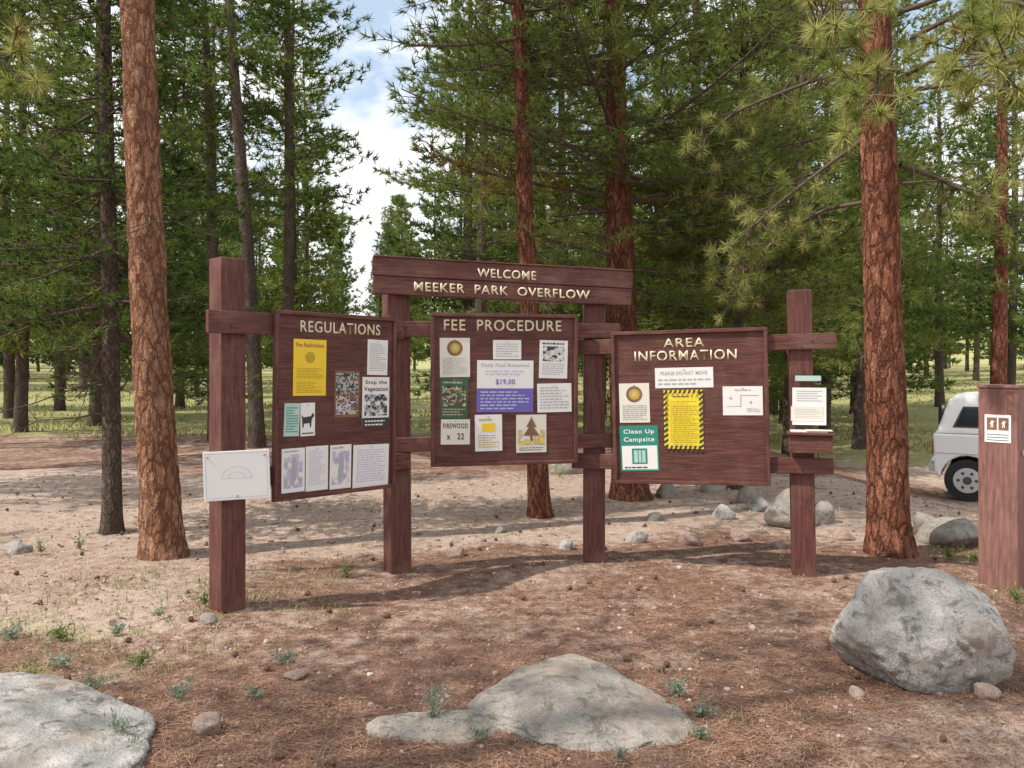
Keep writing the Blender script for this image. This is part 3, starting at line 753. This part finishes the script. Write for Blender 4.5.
# ------------------------------------------------------------------ pickup truck with canopy
def truck():
    body = flat_mat('white_car_paint', (.88, .88, .87), .28, .5, .02)
    gls = flat_mat('dark_glass', (.025, .03, .035), .08, .6)
    rub = flat_mat('tyre_rubber', (.03, .03, .032), .8)
    rim = flat_mat('wheel_rim', (.6, .6, .6), .35, .5, .1, .3)
    trim = flat_mat('dark_trim', (.08, .08, .085), .5)
    red = flat_mat('tail_lamp', (.45, .03, .02), .25)
    e = empty('pickup_truck')
    hd = math.atan2(-.52, .85)
    x0, y0 = 6.90, 13.0
    e.location = (x0, y0, g1(x0+.6, y0+.1)); e.rotation_euler = (0, 0, hd)
    W = .84
    def arch(cx, r):
        return [(cx+r*math.cos(math.pi-math.pi*i/10), .32+r*math.sin(math.pi-math.pi*i/10)) for i in range(11)]
    prof = [(0.02, .42)]+[(.06, .36)]+arch(.46, .36)+[(1.15, .32), (3.1, .32)]+arch(3.52, .37)+[(4.1, .34), (4.4, .42), (4.42, .72), (4.3, .86), (3.45, .97), (2.0, 1.0), (.0, 1.0)]
    def extr(prof, w0, m, name, bev, taper=None):
        bm = bmesh.new(); A = []; Bv = []
        for (x, z) in prof:
            w = w0 if taper is None else taper(z)
            A.append(bm.verts.new((x, -w, z))); Bv.append(bm.verts.new((x, w, z)))
        bm.faces.new(A); bm.faces.new(Bv[::-1])
        for i in range(len(prof)):
            j = (i+1) % len(prof); bm.faces.new((A[j], A[i], Bv[i], Bv[j]))
        bmesh.ops.recalc_face_normals(bm, faces=bm.faces)
        me = bpy.data.meshes.new(name); bm.to_mesh(me); bm.free(); me.materials.append(m)
        o = obj(name, me, parent=e)
        if bev:
            md = o.modifiers.new('b', 'BEVEL'); md.width = bev; md.segments = 3; md.limit_method = 'ANGLE'; md.angle_limit = math.radians(35)
        return o
    extr(prof, W, body, 'lower_body', .035)
    tp = lambda z: W-.03-(z-1.0)*.22
    extr([(.04, 1.005), (2.02, 1.005), (2.0, 1.60), (.42, 1.60), (.22, 1.55)], W, body, 'canopy', .05, tp)
    extr([(2.06, 1.0), (3.5, .975), (2.95, 1.50), (2.75, 1.54), (2.08, 1.54)], W, body, 'cab', .04, tp)
    b = MB()
    for sgn in (-1, 1):
        def sidepoly(pts, off, m):
            vs = [b.bm.verts.new((x, sgn*(tp(z)+off), z)) for x, z in pts]
            f = b.bm.faces.new(vs if sgn < 0 else vs[::-1]); f.material_index = b.mi(m)
        sidepoly([(.26, 1.10), (1.88, 1.10), (1.88, 1.42), (.40, 1.42)], .004, trim)
        sidepoly([(.30, 1.125), (1.08, 1.125), (1.08, 1.395), (.41, 1.395)], .008, gls)
        sidepoly([(1.11, 1.125), (1.85, 1.125), (1.85, 1.395), (1.11, 1.395)], .008, gls)
        sidepoly([(2.16, 1.05), (2.5, 1.05), (2.5, 1.45), (2.16, 1.45)], .005, gls)
        sidepoly([(2.56, 1.05), (3.28, 1.03), (2.9, 1.45), (2.56, 1.45)], .005, gls)
        y = sgn*(W+.003)
        for (xa, xb, za, zb_) in ((2.1, 2.108, .42, .98), (3.12, 3.128, .42, .95), (.03, 4.35, .70, .712), (2.02, 2.028, .4, 1.0)):
            vs = [b.bm.verts.new(c) for c in ((xa, y, za), (xb, y, za), (xb, y, zb_), (xa, y, zb_))]; b.bm.faces.new(vs).material_index = b.mi(M_grey)
        b.box(.0-.012, .05, *sorted((sgn*.66, sgn*.80)), .70, .92, red)
        b.box(2.2, 2.34, *sorted((sgn*(W+.002), sgn*(W+.03))), .84, .87, trim)
        b.box(3.0, 3.14, *sorted((sgn*(W+.01), sgn*(W+.17))), 1.03, 1.16, body)
    b.box(-.06, .05, -.78, .78, .42, .54, rim); b.box(4.35, 4.5, -.8, .8, .4, .55, rim)
    b.box(.06, .11, -.6, .6, 1.12, 1.42, gls); b.box(-.012, .03, -.2, .2, .58, .70, M_paper)
    b.done('glass_and_trim', e)
    for wx in (.46, 3.52):
        for sgn in (-1, 1):
            b = MB(); c = (wx, sgn*.74, .31)
            b.cyl(c, (0, 1, 0), .31, .2, rub, 32)
            b.cyl((wx, sgn*.845, .31), (0, 1, 0), .19, .012, rim, 24); b.cyl((wx, sgn*.855, .31), (0, 1, 0), .06, .02, trim, 16)
            for q in range(6):
                a = q*math.pi/3; b.cyl((wx+.12*math.cos(a), sgn*.853, .31+.12*math.sin(a)), (0, 1, 0), .025, .008, trim, 8)
            b.done('wheel', e, None, .015)
truck()

# ------------------------------------------------------------------ trees
put_tree(make_tree('t1', 1, 17, .158, 7.5, 2.0, 60, 7, .2, .03, .45, .28, (-.043, 0), B_orange, NM_near, disp=.014, dead=5, near=True), -2.93, 6.72)
put_tree(make_tree('t2', 2, 9.5, .088, 1.9, 1.30, 150, 14, .11, .015, .2, .12, (.0, 0), B_grey, NM_dark, 'fir', True, 14, -18, 35, .1, .004), -3.80, 7.6, 'fir_tree')
put_tree(make_tree('t3', 3, 16, .15, 7, 1.9, 90, 12, .2, .03, .3, .2, (-.05, 0), B_grey, NM_far, dead=22), -4.97, 15.6)
put_tree(make_tree('t4', 4, 16, .14, 4.5, 2.0, 110, 12, .2, .03, .3, .2, (.0, 0), B_grey, NM_far, dead=20), -4.85, 17.2)
put_tree(make_tree('t5', 5, 14, .15, 4.5, 2.0, 110, 12, .2, .03, .3, .2, (-.035, 0), B_grey, NM_far, dead=20), -6.3, 17)
put_tree(make_tree('t6', 6, 10, .115, 4.8, 1.9, 75, 18, .13, .013, .22, .15, (-.040, 0), B_red, NM_near, disp=.006, near=True, dead=12), .30, 8.5)
put_tree(make_tree('t7', 7, 9.8, .205, 2.5, 3.1, 135, 18, .14, .014, .22, .15, (-.035, 0), B_red, NM_near, disp=.014, near=True, dead=16, el0=-4), 1.42, 9.6)
put_tree(make_tree('t8', 8, 15, .165, 4.7, 2.2, 60, 8, .18, .024, .36, .24, (-.004, 0), B_red, NM_near, disp=.015, near=True, dead=10), 3.2, 6.78)
put_tree(make_tree('t9', 9, 13, .18, 3.6, 2.0, 110, 13, .18, .026, .3, .2, (.0, 0), B_red, NM_near, dead=10), 10.3, 17.0)
put_tree(make_tree('t10', 10, 6.6, .09, 1.5, 1.9, 115, 20, .13, .014, .2, .14, (.01, 0), B_grey, NM_lite, disp=.003, near=True, dead=4, el0=5), 2.9, 10.4)
put_tree(make_tree('t11', 12, 12, .11, 1.8, 2.1, 150, 14, .15, .02, .25, .18, (.01, 0), B_grey, NM_lite, near=False, dead=8), 5.6, 15.4)
put_tree(make_tree('t12', 13, 12, .11, 1.8, 2.0, 150, 14, .15, .02, .25, .18, (.01, 0), B_grey, NM_far, near=False, dead=8), -.6, 13.6)
# sparse pine outside the frame that dapples the near ground
put_tree(make_tree('t13', 14, 15, .16, 5.5, 2.4, 62, 9, .2, .03, .36, .24, (.0, 0), B_orange, NM_near, dead=5), -7.2, .95)

def limb(name, pts, seed, ntw=10, npt=70, nl=.15, nw=.008, spread=.36):
    rg = np.random.default_rng(seed); W = Acc(); P = np.array(pts, float)
    s = np.linspace(0, 1, 14); idx = np.linspace(0, 1, len(P)); C = np.stack([np.interp(s, idx, P[:, i]) for i in range(3)], -1)
    C[1:-1] = (C[:-2]+C[1:-1]*2+C[2:])/4
    W.add(*tube(C, np.linspace(.022, .006, 14), 7)); TP = []; TA = []; TT = []
    for i in range(ntw):
        f = rg.uniform(.3, 1) if i else 1
        p = np.array([np.interp(f, s, C[:, k]) for k in range(3)]); t = C[-1]-C[-4]; t /= np.linalg.norm(t)
        d = t*.5+rg.normal(size=3)*.65; d /= np.linalg.norm(d); L = rg.uniform(.15, spread)
        W.add(*tube([p, p+d*L*.5+[0, 0, .01], p+d*L+[0, 0, .03]], [.007, .006, .005], 5)); tt = rg.uniform(.3, .92)
        for q in (1.0,):
            TP.append(p+d*L*q+np.array([0, 0, .03*q])); TA.append(d+np.array([0, 0, .25])); TT.append(tt)
    V, F = W.get(); e = empty(name)
    obj('limb', np_mesh('limb', V, F, [B_limb], smooth=True), parent=e)
    V, F, t = needles(np.array(TP), np.array(TA), np.array(TT), npt, nl, nw, rg, 1.0, .45)
    obj('needles', np_mesh('limb_needles', V, F, [NM_bough], t), parent=e); return e
limb('pine_branch', [(3.2, 6.7, 4.2), (2.9, 6.1, 3.95), (2.5, 5.5, 3.5), (2.28, 5.1, 3.28)], 1, 22, 110)
limb('pine_branch', [(3.25, 6.6, 4.0), (3.3, 6.0, 3.95), (3.2, 5.4, 3.7), (3.1, 5.0, 3.5)], 2, 26, 110)
limb('pine_branch', [(3.3, 6.7, 3.9), (3.6, 6.2, 3.8), (3.75, 5.7, 3.5), (3.7, 5.4, 3.25)], 3, 28, 110)
limb('pine_branch', [(3.2, 6.7, 4.6), (2.8, 6.2, 4.5), (2.3, 5.8, 4.2), (2.1, 5.5, 3.95)], 4, 22, 100)
limb('pine_branch', [(-5.2, 5.2, 4.2), (-4.3, 5.3, 4.0), (-3.6, 5.4, 3.75), (-3.25, 5.4, 3.5)], 5, 24, 90)
limb('pine_branch', [(3.1, 6.8, 3.6), (2.7, 7.0, 3.3), (2.2, 7.2, 2.9), (2.0, 7.2, 2.45)], 6, 34, 70, .12, .007)
limb('pine_branch', [(3.3, 6.8, 3.3), (3.7, 6.9, 3.2), (4.2, 7.0, 3.0), (4.5, 7.0, 2.7)], 7, 30, 70, .13, .007)
limb('pine_branch', [(3.3, 6.8, 4.6), (3.7, 6.3, 4.6), (4.0, 5.9, 4.2), (4.0, 5.7, 3.9)], 8, 28, 100)
limb('pine_branch', [(3.1, 6.8, 3.0), (2.8, 7.2, 3.0), (2.5, 7.6, 2.8), (2.2, 7.9, 2.3)], 9, 32, 70, .12, .007)
limb('pine_branch', [(3.3, 6.6, 4.3), (3.5, 5.9, 4.3), (3.4, 5.3, 4.0), (3.35, 4.9, 3.65)], 10, 26, 110)
limb('pine_branch', [(3.1, 6.9, 4.2), (2.6, 7.1, 4.1), (2.0, 7.3, 3.9), (1.7, 7.4, 3.6)], 11, 30, 70, .12, .007)

TM = [make_tree('f%d' % i, 50+i, 14, .15, zb, R, nb, 10, .22, .04, .31, .22, (rng.normal()*.01, rng.normal()*.01), B_grey, nm, st_, dead=12, dry=.03)
      for i, (zb, R, nb, nm, st_) in enumerate([(3.4, 2.0, 120, NM_far, 'pine'), (4.6, 1.8, 110, NM_far, 'pine'), (1.2, 2.0, 160, NM_far, 'fir'), (2.0, 2.2, 145, NM_lite, 'pine'), (.9, 1.7, 150, NM_dark, 'fir'), (2.4, 1.8, 135, NM_dark, 'fir')])]
TL = [make_tree('g%d' % i, 70+i, 14, .15, zb, R, nb, 7, .38, .10, .55, .45, (rng.normal()*.01, 0), B_grey, nm, st_, dead=0, dry=.03)
      for i, (zb, R, nb, nm, st_) in enumerate([(2.4, 2.2, 100, NM_far, 'pine'), (1.0, 2.1, 115, NM_dark, 'fir'), (1.5, 2.2, 110, NM_far, 'fir')])]
for (x, y, k, r, s) in ((-8.4, -.6, 1, 1, .9), (-11.5, 8.2, 1, 1.6, 1.0), (-9.6, 11.6, 1, 3, .95), (-15, 4, 0, 1.6, 1.0), (4, -4, 1, 0, 1), (-4, -5, 0, 0, 1), (-11, 14.8, 1, 2, 1)):  # unseen off-frame pines; those on the left are added to cast dappled shade
    put_tree(TM[k], x, y, 'pine_tree', r, s)
forest = empty('distant_pine_forest')
rg = np.random.default_rng(2024); placed = []
def rule(px, D, s):
    cr = 2.0*s*800/D
    if px+cr*.6 > 346 and px-cr*.75 < 412:
        lim = 170 if px > 375 else 145
        s = min(s, (1.6+lim/800*D*rg.uniform(.75, 1))/14)
    return s
for (px, D, k, s) in ((290, 21, 3, .95), (20, 19, 3, 1.0), (-40, 16, 0, 1), (150, 24, 2, 1.05), (95, 21, 3, 1.1), (215, 27, 5, 1.1), (308, 30, 2, 1.0), (60, 28, 5, 1.1), (470, 18, 2, .95), (700, 16.5, 3, 1), (660, 20, 2, 1),
                      (790, 18, 5, 1.1), (740, 23, 2, 1.1), (860, 19.5, 3, 1.1), (880, 28, 2, 1.2), (560, 19, 3, 1), (500, 23, 2, 1), (825, 25, 2, 1.1), (600, 26, 2, 1.2), (940, 33, 3, 1.2), (1010, 30, 5, 1.2), (1080, 24, 3, 1.1), (10, 24, 5, 1.1), (180, 30, 2, 1.1)):
    x = (px-512)/800*D; placed.append((x, D)); put_tree(TM[k], x, D, 'tree', px, s, forest)
tries = 0
while len(placed) < 168 and tries < 9000:
    tries += 1
    D = 19+72*rg.random()**1.1; a = rg.uniform(-.85, .85); x = a*D; y = D
    px = 512+a*800
    md = 2.0+D*.03
    if any((x-q[0])**2+(y-q[1])**2 < md*md for q in placed): continue
    if px < 430 and D < 34 and rg.random() < .8: continue
    if px > 905 and D < 48: continue
    s = rule(px, D, rg.uniform(.8, 1.25))
    if s < .25: continue
    placed.append((x, y))
    if D < 38:
        k = rg.choice([0, 1, 2, 3, 5], p=[.15, .1, .35, .25, .15]); put_tree(TM[k], x, y, 'tree', rg.uniform(0, 6.28), s, forest)
    else: put_tree(TL[rg.integers(3)], x, y, 'tree', rg.uniform(0, 6.28), s, forest)

# ------------------------------------------------------------------ light, sky, camera
el = math.radians(52); hz_ = Vector((-.945, -.325)).normalized()
S = Vector((hz_.x*math.cos(el), hz_.y*math.cos(el), math.sin(el)))
sun = bpy.data.lights.new('sun', 'SUN'); sun.energy = 5.0; sun.angle = math.radians(.5); sun.color = (1, .94, .85)
so = bpy.data.objects.new('sun', sun); COL.objects.link(so); so.rotation_euler = (-S).to_track_quat('-Z', 'Y').to_euler(); so.location = S*50
w = bpy.data.worlds.new('World'); scene.world = w; w.use_nodes = True; nt = w.node_tree; nt.nodes.clear(); k = N(nt)
sky = k.n('ShaderNodeTexSky', sky_type='NISHITA'); sky.sun_disc = False; sky.sun_elevation = el; sky.sun_rotation = math.atan2(S.x, S.y)
sky.altitude = 1500
tc = k.n('ShaderNodeTexCoord'); mp = k.n('ShaderNodeMapping'); mp.inputs['Scale'].default_value = (1, 1, 1.9); mp.inputs['Location'].default_value = (.35, .1, .2)
k.l(tc.outputs['Generated'], mp.inputs['Vector'])
cl = k.noise(mp.outputs[0], 3.6, 6, .55, .2)
cf = k.ramp(cl, [(.38, .15), (.49, 1.0)])
skc = k.mix(.5, sky.outputs[0], (4.6, 6.2, 7.8))
cc = k.mix(cf, skc, (8.4, 8.5, 8.7))
bg = k.n('ShaderNodeBackground'); bg.inputs['Strength'].default_value = .15; k.l(cc, bg.inputs[0])
ow = k.n('ShaderNodeOutputWorld'); k.l(bg.outputs[0], ow.inputs[0])

cam = bpy.data.cameras.new('camera'); co = bpy.data.objects.new('camera', cam); COL.objects.link(co)
co.location = (0, 0, 1.6); co.rotation_euler = (math.pi/2, 0, 0); cam.sensor_width = 36; cam.lens = 28.125
cam.shift_y = -19/1024; cam.clip_end = 1500; cam.clip_start = .05
scene.camera = co
print('trees', len(placed))
